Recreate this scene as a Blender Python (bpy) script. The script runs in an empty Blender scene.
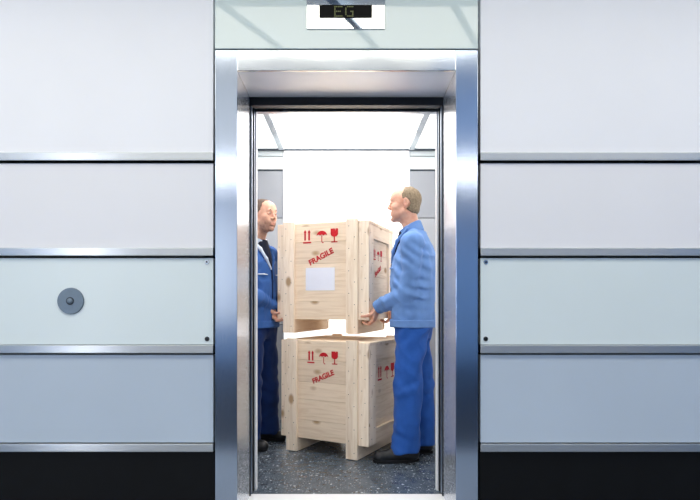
import bpy, bmesh, math, random
import numpy as np
from mathutils import Vector, Matrix

random.seed(7)
RNG = np.random.default_rng(5)
scene = bpy.context.scene
COL = scene.collection

# ------------------------------------------------------------------ materials
def lin(c):
    return tuple(((v / 255) / 12.92 if v / 255 <= 0.04045 else ((v / 255 + 0.055) / 1.055) ** 2.4) for v in c) + (1.0,)

class NT:
    def __init__(self, name):
        self.m = bpy.data.materials.new(name)
        self.m.use_nodes = True
        self.t = self.m.node_tree
        self.b = self.t.nodes['Principled BSDF']
    def n(self, kind, **kw):
        nd = self.t.nodes.new(kind)
        for k, v in kw.items():
            setattr(nd, k, v)
        return nd
    def l(self, a, b):
        self.t.links.new(a, b)
    def coords(self, scale=(1, 1, 1), kind='Object'):
        tc = self.n('ShaderNodeTexCoord')
        mp = self.n('ShaderNodeMapping')
        mp.inputs['Scale'].default_value = scale
        self.l(tc.outputs[kind], mp.inputs['Vector'])
        return mp.outputs['Vector']
    def noise(self, vec, scale, detail=3, rough=0.5, dist=0.0):
        nz = self.n('ShaderNodeTexNoise')
        nz.inputs['Scale'].default_value = scale
        nz.inputs['Detail'].default_value = detail
        nz.inputs['Roughness'].default_value = rough
        nz.inputs['Distortion'].default_value = dist
        self.l(vec, nz.inputs['Vector'])
        return nz.outputs['Fac']
    def ramp(self, fac, stops):
        r = self.n('ShaderNodeValToRGB')
        e = r.color_ramp.elements
        while len(e) < len(stops):
            e.new(0.5)
        for el, (p, c) in zip(e, stops):
            el.position = p
            el.color = c
        self.l(fac, r.inputs['Fac'])
        return r.outputs['Color']
    def mix(self, fac, a, b, blend='MIX'):
        mx = self.n('ShaderNodeMix', data_type='RGBA', blend_type=blend)
        for sock, val in ((mx.inputs[0], fac), (mx.inputs[6], a), (mx.inputs[7], b)):
            if hasattr(val, 'links'):
                self.l(val, sock)
            else:
                sock.default_value = val
        return mx.outputs[2]
    def bump(self, h, strength, dist=0.002):
        bp = self.n('ShaderNodeBump')
        bp.inputs['Strength'].default_value = strength
        bp.inputs['Distance'].default_value = dist
        self.l(h, bp.inputs['Height'])
        self.l(bp.outputs['Normal'], self.b.inputs['Normal'])
    def set(self, **kw):
        for k, v in kw.items():
            self.b.inputs[k.replace('_', ' ')].default_value = v

def simple(name, rgb, rough=0.5, metal=0.0, var=0.06, scale=20, spec=0.5, bump=0.0, coat=0.0, stretch=(1, 1, 1)):
    a = NT(name)
    v = a.coords(stretch)
    f = a.noise(v, scale, 3)
    c = lin(rgb)
    lo = tuple(x * (1 - var) for x in c[:3]) + (1,)
    hi = tuple(min(1, x * (1 + var)) for x in c[:3]) + (1,)
    a.l(a.ramp(f, [(0.3, lo), (0.7, hi)]), a.b.inputs['Base Color'])
    a.set(Roughness=rough, Metallic=metal, Specular_IOR_Level=spec, Coat_Weight=coat, Coat_Roughness=0.05)
    if bump:
        a.bump(f, bump)
    return a.m

def steel(name, rgb, rough, stretch, bump=0.05, aniso=0.0):
    a = NT(name)
    v = a.coords(stretch)
    f = a.noise(v, 6, 4, 0.6)
    c = lin(rgb)
    lo = tuple(x * 0.93 for x in c[:3]) + (1,)
    hi = tuple(min(1, x * 1.05) for x in c[:3]) + (1,)
    a.l(a.ramp(f, [(0.3, lo), (0.7, hi)]), a.b.inputs['Base Color'])
    a.l(a.ramp(f, [(0.2, (rough * 0.8,) * 3 + (1,)), (0.8, (rough * 1.2,) * 3 + (1,))]), a.b.inputs['Roughness'])
    a.set(Metallic=1.0)
    if bump:
        a.bump(f, bump, 0.001)
    return a.m

def wood(name, rgb, grain):
    """pine: grain = axis ('x', 'y' or 'z') the fibres run along"""
    a = NT(name)
    st = {'x': (1.1, 14, 14), 'y': (14, 1.1, 14), 'z': (14, 14, 1.1)}[grain]
    geo = a.n('ShaderNodeNewGeometry')
    tc = a.n('ShaderNodeTexCoord')
    # every plank gets its own shift of the grain
    sh = a.n('ShaderNodeVectorMath', operation='SCALE')
    cmb = a.n('ShaderNodeCombineXYZ')
    for i in range(3):
        a.l(geo.outputs['Random Per Island'], cmb.inputs[i])
    a.l(cmb.outputs[0], sh.inputs[0]); sh.inputs['Scale'].default_value = 7.3
    ad = a.n('ShaderNodeVectorMath', operation='ADD')
    a.l(tc.outputs['Object'], ad.inputs[0]); a.l(sh.outputs[0], ad.inputs[1])
    mp = a.n('ShaderNodeMapping'); mp.inputs['Scale'].default_value = st
    a.l(ad.outputs[0], mp.inputs['Vector'])
    f = a.noise(mp.outputs['Vector'], 3.2, 5, 0.6, 0.8)
    c = lin(rgb)
    dark = tuple(x * y for x, y in zip(c[:3], (0.88, 0.83, 0.76))) + (1,)
    light = tuple(min(1, x * 1.08) for x in c[:3]) + (1,)
    base = a.ramp(f, [(0.3, dark), (0.52, c), (0.75, light)])
    # plank-to-plank tone
    tone = a.ramp(geo.outputs['Random Per Island'], [(0.0, (0.88, 0.86, 0.84, 1)), (1.0, (1.06, 1.04, 1.0, 1))])
    base = a.mix(1.0, base, tone, 'MULTIPLY')
    # knots
    st2 = {'x': (0.6, 1, 1), 'y': (1, 0.6, 1), 'z': (1, 1, 0.6)}[grain]
    mp2 = a.n('ShaderNodeMapping'); mp2.inputs['Scale'].default_value = st2
    a.l(ad.outputs[0], mp2.inputs['Vector'])
    vo = a.n('ShaderNodeTexVoronoi'); vo.inputs['Scale'].default_value = 7.5
    a.l(mp2.outputs['Vector'], vo.inputs['Vector'])
    kn = a.ramp(vo.outputs['Distance'], [(0.11, (1, 1, 1, 1)), (0.21, (0, 0, 0, 1))])
    base = a.mix(kn, base, lin((186, 152, 114)), 'MIX')
    a.l(base, a.b.inputs['Base Color'])
    a.set(Roughness=0.75, Specular_IOR_Level=0.12)
    a.bump(f, 0.25, 0.002)
    return a.m

def cloth(name, rgb, rough=0.85):
    a = NT(name)
    v = a.coords((1, 1, 1))
    f = a.noise(v, 9, 4, 0.6)
    w = a.noise(v, 420, 2)
    c = lin(rgb)
    lo = tuple(x * 0.86 for x in c[:3]) + (1,)
    hi = tuple(min(1, x * 1.12) for x in c[:3]) + (1,)
    a.l(a.ramp(f, [(0.3, lo), (0.7, hi)]), a.b.inputs['Base Color'])
    a.set(Roughness=rough, Specular_IOR_Level=0.2, Sheen_Weight=0.06, Sheen_Roughness=0.5)
    a.bump(w, 0.15, 0.001)
    return a.m

def skin(name, rgb, blotch, beard, lip):
    a = NT(name)
    v = a.coords()
    f = a.noise(v, 28, 4)
    c = a.ramp(f, [(0.35, lin(blotch)), (0.65, lin(rgb))])
    for att, col in (('beard', beard), ('lip', lip)):
        an = a.n('ShaderNodeAttribute'); an.attribute_name = att
        c = a.mix(an.outputs['Fac'], c, lin(col))
    a.l(c, a.b.inputs['Base Color'])
    a.set(Roughness=0.5, Subsurface_Weight=0.12, Subsurface_Scale=0.01, Specular_IOR_Level=0.35)
    a.b.inputs['Subsurface Radius'].default_value = (1.0, 0.35, 0.2)
    return a.m

def emit(name, rgb, strength, base=(255, 255, 255)):
    a = NT(name)
    v = a.coords()
    f = a.noise(v, 2.0, 2)
    c = lin(rgb)
    a.l(a.ramp(f, [(0.0, tuple(x * 0.97 for x in c[:3]) + (1,)), (1.0, c)]), a.b.inputs['Emission Color'])
    a.set(Base_Color=lin(base), Emission_Strength=strength, Roughness=0.45)
    return a.m

def terrazzo(name):
    a = NT(name)
    v = a.coords()
    col = None
    base = a.ramp(a.noise(v, 14, 3), [(0.3, lin((64, 74, 84))), (0.7, lin((88, 98, 108)))])
    for sc, th, rgb in ((34, 0.16, (186, 194, 200)), (60, 0.2, (150, 158, 166)), (95, 0.24, (112, 121, 130)), (44, 0.18, (34, 38, 44))):
        vo = a.n('ShaderNodeTexVoronoi'); vo.inputs['Scale'].default_value = sc
        a.l(v, vo.inputs['Vector'])
        wn = a.n('ShaderNodeSeparateColor')
        a.l(vo.outputs['Color'], wn.inputs[0])
        # chip size varies from cell to cell
        m1 = a.n('ShaderNodeMath', operation='MULTIPLY'); m1.inputs[1].default_value = th * 1.6
        a.l(wn.outputs[0], m1.inputs[0])
        lt = a.n('ShaderNodeMath', operation='LESS_THAN')
        a.l(vo.outputs['Distance'], lt.inputs[0]); a.l(m1.outputs[0], lt.inputs[1])
        base = a.mix(lt.outputs[0], base, lin(rgb))
    a.l(base, a.b.inputs['Base Color'])
    a.set(Roughness=0.27, Specular_IOR_Level=0.7)
    return a.m

M = {}
M['panel_white'] = simple('white_wall_laminate', (238, 239, 243), 0.42, 0, 0.01, 3, 0.3)
M['panel_pale'] = simple('pale_wall_laminate', (231, 231, 234), 0.42, 0, 0.01, 3, 0.3)  # white laminate greyed slightly for the light falloff down the wall
M['panel_glass'] = simple('pale_green_back_painted_glass', (219, 229, 229), 0.28, 0, 0.01, 3, 0.4)
M['panel_grey'] = simple('blue_grey_wall_laminate', (184, 196, 208), 0.42, 0, 0.015, 3, 0.3)
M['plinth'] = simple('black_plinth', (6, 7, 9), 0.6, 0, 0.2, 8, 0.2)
M['rail'] = steel('brushed_steel_rail', (184, 188, 190), 0.32, (3, 60, 160), 0.0)
_b = M['rail'].node_tree.nodes['Principled BSDF']
_b.inputs['Anisotropic'].default_value = 0.92
_t = M['rail'].node_tree.nodes.new('ShaderNodeCombineXYZ')
_t.inputs[2].default_value = 1.0
M['rail'].node_tree.links.new(_t.outputs[0], _b.inputs['Tangent'])
M['portal'] = steel('brushed_steel_portal', (186, 196, 210), 0.16, (140, 140, 2), 0.04)
M['portal_h'] = steel('brushed_steel_lintel', (214, 219, 224), 0.15, (2, 140, 140), 0.04)
M['jamb'] = steel('brushed_steel_jamb', (206, 212, 220), 0.26, (140, 6, 140), 0.03)
M['jamb'].node_tree.nodes['Principled BSDF'].inputs['Metallic'].default_value = 0.72
M['soffit'] = simple('satin_white_soffit', (244, 248, 255), 0.42, 0.4, 0.01, 6, 0.5)  # steel whitened in colour to imitate the bright car's reflection
M['dark'] = simple('dark_door_gap', (16, 19, 24), 0.4, 0, 0.2, 20, 0.4)
M['darksteel'] = steel('dark_steel_edge', (160, 170, 184), 0.3, (60, 60, 3), 0.03)
M['sill'] = simple('pale_sill', (244, 243, 243), 0.4, 0.0, 0.01, 6, 0.5)
M['transom'] = simple('pale_glass_transom', (206, 219, 217), 0.05, 0, 0.01, 2, 0.4, 0, 0.0)
M['mirror'] = simple('polished_plate', (236, 240, 242), 0.03, 1.0, 0.01, 4)
M['display'] = simple('black_display_glass', (7, 9, 11), 0.3, 0, 0.1, 6, 0.05)
M['digit'] = emit('dim_green_dots', (112, 118, 58), 0.55, (60, 64, 40))
M['carpanel'] = simple('grey_car_panel', (140, 145, 152), 0.4, 0, 0.012, 4, 0.4)
M['carpanel_lo'] = simple('light_grey_car_panel', (158, 163, 169), 0.4, 0, 0.012, 4, 0.4)
M['carpanel_hi'] = simple('pale_car_panel', (208, 219, 223), 0.3, 0, 0.012, 4, 0.4)
M['carwhite'] = simple('white_car_lining', (236, 236, 236), 0.5, 0, 0.012, 4, 0.3)
M['joint'] = simple('dark_panel_joint', (70, 80, 90), 0.5, 0, 0.05, 10)
M['alu'] = steel('aluminium_profile', (205, 210, 214), 0.3, (60, 3, 60), 0.03)
M['terrazzo'] = terrazzo('dark_terrazzo')
M['button'] = simple('grey_button_metal', (112, 127, 140), 0.45, 0.3, 0.06, 30)
M['button_dark'] = simple('dark_button_ring', (40, 48, 56), 0.4, 0.3, 0.06, 30)
M['chrome'] = simple('chrome_screw', (190, 196, 200), 0.2, 1.0, 0.05, 60)
M['blackscrew'] = simple('black_screw', (16, 18, 20), 0.4, 0.0, 0.1, 60)
M['pine_x'] = wood('pine_across', (243, 224, 201), 'x')
M['pine_y'] = wood('pine_deep', (243, 224, 201), 'y')
M['pine_z'] = wood('pine_upright', (245, 229, 210), 'z')
M['nail'] = simple('nail_head', (104, 86, 66), 0.5, 0.3, 0.1, 60)
M['stamp'] = simple('red_stamp_ink', (200, 34, 44), 0.7, 0, 0.12, 90, 0.2)
M['paper'] = simple('white_paper', (234, 236, 246), 0.7, 0, 0.015, 12, 0.2)
M['jacket_a'] = cloth('blue_work_jacket', (108, 145, 200))
M['jacket_a_dark'] = cloth('navy_work_lining', (24, 36, 72))
M['trousers_a'] = cloth('royal_blue_work_trousers', (44, 92, 172))
M['jacket_b'] = cloth('mid_blue_work_jacket', (56, 96, 160))
M['piping'] = cloth('pale_collar_piping', (214, 224, 238))  # pale tone paints the lit collar edges, and colours the flap piping
M['trousers_b'] = cloth('deep_blue_work_trousers', (19, 44, 94))  # blue darkened to carry the shade on the left man's legs
M['shirt'] = cloth('dark_navy_shirt', (20, 26, 46))
M['shoe'] = simple('black_shoe_leather', (22, 24, 27), 0.4, 0, 0.2, 40, 0.4, 0.1)
M['sole'] = simple('black_rubber_sole', (14, 15, 17), 0.6, 0, 0.15, 40, 0.3)
M['lace'] = simple('grey_lace', (62, 66, 72), 0.8, 0, 0.1, 80)
M['skin_a'] = skin('fair_skin', (226, 178, 152), (212, 152, 128), (200, 150, 126), (200, 132, 116))
M['skin_b'] = skin('warm_skin', (222, 174, 148), (206, 152, 128), (128, 94, 78), (188, 120, 104))
M['hair_a'] = simple('short_ash_brown_hair', (136, 120, 98), 0.7, 0, 0.35, 130, 0.2, 0.6)
M['hair_b'] = simple('cropped_dark_hair', (98, 82, 72), 0.7, 0, 0.35, 130, 0.2, 0.6)
M['eyewhite'] = simple('eye_white', (226, 220, 214), 0.25, 0, 0.02, 60)
M['iris'] = simple('eye_iris', (50, 58, 66), 0.2, 0, 0.1, 90)
M['lobby_wall'] = simple('blue_lobby_wall', (120, 160, 208), 0.6, 0, 0.03, 2)
M['lobby_soffit'] = simple('light_blue_ceiling_panel', (120, 158, 208), 0.6, 0, 0.03, 2)
M['lobby_floor'] = simple('grey_lobby_floor', (24, 34, 50), 0.6, 0, 0.06, 3, 0.1)
M['lobby_strip'] = simple('grey_stone_floor_strip', (126, 136, 148), 0.4, 0, 0.05, 4)
M['lobby_ceiling'] = simple('white_lobby_ceiling', (236, 238, 240), 0.7, 0, 0.01, 3)
M['lobby_beam'] = simple('blue_grey_ceiling_beam', (92, 112, 136), 0.5, 0, 0.04, 3)
M['car_light'] = emit('lit_car_ceiling_panel', (255, 252, 250), 5.6)
M['car_side_light'] = emit('glowing_side_diffuser', (240, 246, 250), 0.9)
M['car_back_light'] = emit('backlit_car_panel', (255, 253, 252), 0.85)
M['lobby_lamp'] = emit('lobby_lamp_glow', (240, 246, 255), 6.0)
M['lobby_window'] = emit('daylight_pane', (222, 232, 244), 0.5)

M['lobby_window_bright'] = emit('bright_daylight_pane', (246, 248, 255), 13.0)

# ------------------------------------------------------------------ helpers
def props(o, label=None, cat=None, group=None, kind=None):
    for k, v in (('label', label), ('category', cat), ('group', group), ('kind', kind)):
        if v:
            o[k] = v
    return o

def empty(name, loc=(0, 0, 0), rz=0, parent=None):
    o = bpy.data.objects.new(name, None)
    COL.objects.link(o)
    o.location = loc
    o.rotation_euler = (0, 0, rz)
    o.empty_display_size = 0.1
    o.parent = parent
    return o

def link_mesh(name, me, mats, parent=None, loc=(0, 0, 0), smooth=False):
    for m in (mats if isinstance(mats, (list, tuple)) else [mats]):
        me.materials.append(m)
    if smooth:
        me.polygons.foreach_set('use_smooth', [True] * len(me.polygons))
    o = bpy.data.objects.new(name, me)
    COL.objects.link(o)
    o.parent = parent
    o.location = loc
    return o

class B:
    """collects boxes, discs, tubes and lathes in one mesh"""
    def __init__(self):
        self.bm = bmesh.new()
    def box(self, x0, x1, y0, y1, z0, z1, bev=0.0, mi=0):
        r = bmesh.ops.create_cube(self.bm, size=1)
        vs = r['verts']
        for v in vs:
            v.co = ((x0 + x1) / 2 + v.co.x * (x1 - x0), (y0 + y1) / 2 + v.co.y * (y1 - y0), (z0 + z1) / 2 + v.co.z * (z1 - z0))
        fs = list({f for v in vs for f in v.link_faces})
        for f in fs:
            f.material_index = mi
        if bev:
            es = list({e for v in vs for e in v.link_edges})
            bmesh.ops.bevel(self.bm, geom=es, offset=bev, segments=2, affect='EDGES', profile=0.5, material=-1)
        return self
    def disc(self, c, axis, r, t, mi=0, n=16, taper=1.0):
        res = bmesh.ops.create_cone(self.bm, cap_ends=True, segments=n, radius1=r, radius2=r * taper, depth=t)
        q = Vector((0, 0, 1)).rotation_difference(Vector(axis))
        for v in res['verts']:
            v.co = q @ v.co + Vector(c)
        for f in {f for v in res['verts'] for f in v.link_faces}:
            f.material_index = mi
        return self
    def dome(self, c, axis, r, flat=0.6, mi=0):
        res = bmesh.ops.create_uvsphere(self.bm, u_segments=20, v_segments=12, radius=r)
        q = Vector((0, 0, 1)).rotation_difference(Vector(axis))
        for v in res['verts']:
            w = v.co.copy(); w.z *= flat
            v.co = q @ w + Vector(c)
        for f in {f for v in res['verts'] for f in v.link_faces}:
            f.material_index = mi
            f.smooth = True
        return self
    def poly(self, pts, y0, y1, mi=0):
        """an outline in x-z pulled from y0 to y1"""
        a = [self.bm.verts.new((x, y0, z)) for x, z in pts]
        b = [self.bm.verts.new((x, y1, z)) for x, z in pts]
        fs = [self.bm.faces.new(a), self.bm.faces.new(b[::-1])]
        n = len(pts)
        for i in range(n):
            j = (i + 1) % n
            fs.append(self.bm.faces.new((a[j], a[i], b[i], b[j])))
        for f in fs:
            f.material_index = mi
        return self
    def build(self, name, mats, parent=None, loc=(0, 0, 0), smooth=False):
        bmesh.ops.recalc_face_normals(self.bm, faces=self.bm.faces)
        me = bpy.data.meshes.new(name)
        self.bm.to_mesh(me)
        self.bm.free()
        return link_mesh(name, me, mats, parent, loc, smooth)

def structure(o):
    o['kind'] = 'structure'
    return o

# ------------------------------------------------------------------ layout numbers
F = 550.0            # focal length in pixels
EYE = 1.04           # camera height
P = 2.62             # distance of the portal face
W = 2.635            # distance of the wall panels
BACK = 4.90          # back wall of the lift car
CEIL = 2.42          # lift car ceiling

# ------------------------------------------------------------------ lobby wall either side of the portal
rails = (2.620, 2.165, 1.7325, 1.2775, 0.8175, 0.350)          # z centres of the steel rails: y 157 252 349 447
ZR = [1.04 + (303 - y) / 550 * 2.63 for y in (157.0, 252.0, 349.0, 447.2)]   # rail centres
HR = 0.0195
n_trim = 0
for side, x0, x1 in (('left', -5.0, -0.634), ('right', 0.638, 5.0)):
    wl = structure(empty('wall_' + side, ((x0 + x1) / 2, W + 0.05, 0)))
    ox = (x0 + x1) / 2
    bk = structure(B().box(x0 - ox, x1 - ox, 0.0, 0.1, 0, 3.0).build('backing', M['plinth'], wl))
    bands = [(ZR[0] + HR, 2.985, 'panel_white'), (ZR[1] + HR, ZR[0] - HR, 'panel_pale'),
             (ZR[2] + HR, ZR[1] - HR, 'panel_glass'), (ZR[3] + HR, ZR[2] - HR, 'panel_grey')]
    for i, (a, b, mt) in enumerate(bands):
        pn = structure(B().box(x0 - ox + 0.004, x1 - ox - 0.004, -0.05, -0.002, a + 0.001, b - 0.009, 0.002).build('wall_panel', M[mt], wl))  # black gap left above each panel stands for the rail's shadow line
        if i == 2:
            sx = (-0.668 if side == 'left' else 0.667) - ox
            for z, mm in ((1.04 + 41 / 550 * 2.63, 'chrome'), (1.04 - 36 / 550 * 2.63, 'blackscrew')):
                s = B().disc((sx, -0.053, z), (0, -1, 0), 0.0115, 0.006, 0, 20, 0.85).disc((sx, -0.0565, z), (0, -1, 0), 0.005, 0.002, 1, 6)
                so = s.build('screw', [M[mm], M['blackscrew']], pn)
                so['label'] = 'bright chrome screw' if mm == 'chrome' else 'black screw'
    for z in ZR:
        n_trim += 1
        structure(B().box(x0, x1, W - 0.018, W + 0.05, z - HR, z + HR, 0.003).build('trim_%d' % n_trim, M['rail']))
    structure(B().box(x0, x1, W + 0.002, W + 0.05, 0, ZR[3] - HR).build('baseboard_' + side, M['plinth']))

# call button on the left wall
bx, bz = (70.5 - 346.5) / F * 2.63, 1.04 + (303 - 301) / F * 2.63
cb = empty('call_button', (bx, W - 0.001, bz))
props(cb, 'round grey call button on the pale wall panel left of the lift', 'button')
B().disc((0, -0.004, 0), (0, -1, 0), 0.064, 0.008, 0, 48, 0.96).build('plate', M['button'], cb)
B().disc((0, -0.0095, 0), (0, -1, 0), 0.019, 0.003, 0, 28, 0.95).build('ring', M['button_dark'], cb)
B().dome((0, -0.011, 0.0), (0, -1, 0), 0.014, 0.6).build('button', M['button'], cb)

# ------------------------------------------------------------------ steel portal (door frame)
door = structure(empty('door_1', (0, P, 0)))
OX, IX, TZ, IZ, JD = 0.626, 0.521, 2.245, 2.147, 0.337
for s in (-1, 1):
    a, b = sorted((s * OX, s * IX))
    structure(B().box(a, b, 0, 0.012, 0, TZ, 0.0015).build('stile', M['portal'], door))
    a, b = sorted((s * (IX + 0.03), s * IX))
    structure(B().box(a, b, 0.0125, JD, 0, IZ).build('jamb', M['jamb'], door))
structure(B().box(-IX + 0.001, IX - 0.001, 0.0, 0.012, IZ, TZ, 0.0015).build('lintel', M['portal_h'], door))
structure(B().box(-IX + 0.001, IX - 0.001, 0.0125, JD, IZ, IZ + 0.03).build('soffit', M['soffit'], door))
# dark header and the edges of the opened leaves
structure(B().box(-0.62, 0.62, JD + 0.003, JD + 0.05, 2.104, 2.30).build('door_header', M['dark'], door))
structure(B().box(-1.1, 1.1, 0.43, 0.47, 2.100, 2.40).build('car_header', M['alu'], door))
for s in (-1, 1):
    def bb(x0, x1, y0, y1, z0, z1):
        a, b = sorted((s * x0, s * x1))
        return B().box(a, b, y0, y1, z0, z1)
    structure(bb(0.5165, 1.1, JD + 0.004, JD + 0.012, 0.0, 2.30).build('landing_seal', M['dark'], door))
    structure(bb(0.511, 1.1, JD + 0.016, JD + 0.045, 0.012, 2.12).build('landing_leaf', M['darksteel'], door))
    structure(bb(0.505, 1.1, JD + 0.052, JD + 0.058, 0.012, 2.12).build('leaf_seal', M['dark'], door))
    structure(bb(0.506, 1.1, JD + 0.060, JD + 0.085, 0.012, 2.12).build('car_leaf', M['darksteel'], door))
    structure(bb(0.5, 1.1, 0.43, 0.47, 0.0, 2.10).build('car_return', M['carwhite'], door))
structure(B().box(-0.6, 0.6, 0.0, 0.375, -0.05, 0.0).build('sill', M['sill'], door))
for k in range(3):
    structure(B().box(-0.56, 0.56, 0.10 + 0.07 * k, 0.112 + 0.07 * k, 0.0002, 0.001).build('sill_groove', M['darksteel'], door))

structure(B().box(0.70, 5.0, -3.0, 1.05, 2.95, 2.999).build('ceiling_bulkhead', M['lobby_soffit']))  # unseen panel added to tint the right stile's reflection blue
# glass transom and floor indicator
tr = B().box(-OX, OX, -0.004, 0.05, TZ + 0.005, 2.985, 0.002).build('transom_panel', M['transom'], None, (0, P, 0))
props(tr, 'pale green glass panel above the steel lift door frame', 'panel')
fi = empty('floor_indicator', (-0.003, P - 0.004, 2.423))
props(fi, 'floor indicator plate with black display reading EG, above the lift door', 'display')
B().box(-0.186, 0.186, -0.006, 0.0, -0.083, 0.083, 0.002).build('plate', M['mirror'], fi)
dsp = B().box(-0.127, 0.125, -0.008, -0.0062, -0.031, 0.031).build('display', M['display'], fi)
for ch, xs in (('E', -0.052), ('G', 0.0)):
    pat = {'E': ['#####', '#....', '#....', '####.', '#....', '#....', '#####'],
           'G': ['.####', '#....', '#....', '#..##', '#...#', '#...#', '.####']}[ch]
    d = B()
    for r, row in enumerate(pat):
        for c, v in enumerate(row):
            if v == '#':
                d.disc((xs + c * 0.0082, -0.0084, 0.0225 - r * 0.0075), (0, -1, 0), 0.0031, 0.0006, 0, 8)
    d.build('digit', M['digit'], dsp)

# ------------------------------------------------------------------ lift car shell
floor = structure(B().box(-1.05, 1.05, 0, BACK - 2.995, -0.05, 0.0).build('floor', M['terrazzo'], None, (0, 2.995, 0)))
for s, nm in ((-1, 'wall_car_left'), (1, 'wall_car_right')):
    a, b = sorted((s * 1.05, s * 1.09))
    structure(B().box(a, b, 0, BACK - 3.05 + 0.04, 0, 2.46).build(nm, M['carwhite'], None, (0, 3.05, 0)))
wb = structure(empty('wall_back', (0, BACK, 0)))
structure(B().box(-1.09, 1.09, 0.02, 0.06, 0, 2.46).build('backing', M['joint'], wb))
structure(B().box(-0.557, 0.557, -0.004, 0.02, 0.0, CEIL - 0.014, 0.003).build('lit_panel', M['car_back_light'], wb))  # white centre of the back wall, given mild emission
for s in (-1, 1):
    for z0, z1, mt in ((2.35, CEIL - 0.016, 'carpanel_hi'), (2.232, 2.344, 'carpanel_hi'), (1.80, 2.214, 'carpanel'), (0.85, 1.793, 'carpanel_lo'), (0.0, 0.843, 'carpanel')):
        a, b = sorted((s * 0.567, s * 1.05))
        structure(B().box(a, b, 0.0, 0.02, z0, z1, 0.002).build('panel', M[mt], wb))
    structure(B().box(min(s * 0.559, s * 0.566), max(s * 0.559, s * 0.566), -0.006, 0.02, 0.0, CEIL - 0.014).build('joint_strip', M['alu'], wb))
structure(B().box(-1.09, 1.09, 0, 1.9, 0, 0.04).build('ceiling', M['carwhite'], None, (0, 3.04, CEIL)))
structure(B().box(-1.05, 1.05, -0.02, 0.0, -0.027, 0.0).build('trim_back', M['joint'], None, (0, BACK, CEIL)))  # dark strip put in for the shadow gap below the ceiling
cl = empty('ceiling_light', (0, 3.12, CEIL))
props(cl, 'large glowing light panel in the ceiling of the lift car', 'lamp')
B().box(-0.545, 0.545, 0.0, 1.72, -0.02, -0.001, 0.003).build('diffuser', M['car_light'], cl)
for s in (-1, 1):
    a, b = sorted((s * 0.548, s * 0.60))
    fr = B().box(a, b, 0.0, 1.74, -0.028, -0.001, 0.003)
    for k in range(3):
        fr.box(a + 0.008, b - 0.008, 0.25 + 0.5 * k, 0.40 + 0.5 * k, -0.031, -0.0285, 0.001)
    fr.build('frame', M['alu'], cl)
    a, b = sorted((s * 0.604, s * 1.04))
    B().box(a, b, 0.0, 1.72, -0.02, -0.001, 0.003).build('side_diffuser', M['car_side_light'], cl)  # plain ceiling sides, given an added glow to look near-white

# ------------------------------------------------------------------ the lobby the camera stands in
structure(B().box(-5, 5, -4.5, P - 0.002, -0.05, -0.001).build('floor_lobby', M['lobby_floor']))
structure(B().box(-5, 5, 1.35, P - 0.003, -0.002, 0.0).build('floor_strip', M['lobby_strip']))  # unseen paler strip, painted as the lit floor for stile reflections
structure(B().box(-5, 5, -4.5, 2.7, 3.0, 3.05).build('ceiling_lobby', M['lobby_ceiling']))
structure(B().box(-5.1, 5.1, -4.6, -4.5, 0, 3.05).build('wall_lobby_back', M['lobby_wall']))
structure(B().box(-5.1, -5.0, -4.5, 2.6, 0, 3.05).build('wall_lobby_left', M['lobby_wall']))
structure(B().box(5.0, 5.1, -4.5, 2.6, 0, 3.05).build('wall_lobby_right', M['lobby_wall']))
wn = structure(empty('window_1', (-2.75, -4.5, 0)))  # unseen pane added for the pale reflection in the left stile
structure(B().box(-1.0, 1.0, 0.002, 0.012, 0.7, 2.7).build('pane', M['lobby_window'], wn))
wn2 = structure(empty('window_2', (-4.62, -4.5, 0)))  # unseen bright pane added for the highlight on the left rails
structure(B().box(-0.22, 0.22, 0.002, 0.012, 0.2, 2.9).build('pane', M['lobby_window_bright'], wn2))
structure(B().box(-0.27, -0.222, 0.0, 0.04, 0.15, 2.95).build('frame', M['alu'], wn2))
structure(B().box(0.222, 0.27, 0.0, 0.04, 0.15, 2.95).build('frame', M['alu'], wn2))
for x in (-1.02, 0, 1.02):
    structure(B().box(x - 0.03, x + 0.03, 0.0, 0.05, 0.65, 2.75).build('frame', M['alu'], wn))
for k, (x0, y0, x1, y1) in enumerate(((-0.30, 2.17, 0.50, 0.57), (-1.02, 2.17, -0.22, 0.57), (0.46, 2.17, 1.26, 0.57))):
    dx, dy = x1 - x0, y1 - y0
    L = math.hypot(dx, dy)
    bo = structure(B().box(0, L, -0.022, 0.022, -0.02, 0.0).build('beam', M['lobby_beam'], None, (x0, y0, 2.955)))
    bo.rotation_euler = (0, 0, math.atan2(dy, dx))

def area(name, loc, sx, sy, power, color=(1, 1, 1), rot=(0, 0, 0)):
    l = bpy.data.lights.new(name, 'AREA')
    l.shape = 'RECTANGLE'; l.size = sx; l.size_y = sy
    l.energy = power; l.color = color
    o = bpy.data.objects.new(name, l)
    COL.objects.link(o)
    o.location = loc; o.rotation_euler = rot
    return o
area('lobby_lamp_row', (0, 1.35, 2.97), 9.6, 0.6, 117, (1.0, 0.95, 0.82))
area('lobby_lamp_row', (0, -2.6, 2.93), 9.6, 0.4, 190, (1.0, 0.98, 0.94))  # added unseen row that brightens the lobby back wall for reflections
area('lobby_cove_light', (0, -0.7, 2.35), 9.0, 2.4, 72, (1.0, 0.97, 0.90), (math.pi, 0, 0))  # added unseen uplight that brightens the lobby ceiling for reflections

w = bpy.data.worlds.new('World')
scene.world = w
w.use_nodes = True
w.node_tree.nodes['Background'].inputs['Color'].default_value = (0.75, 0.87, 1.0, 1)
w.node_tree.nodes['Background'].inputs['Strength'].default_value = 0.3

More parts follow.
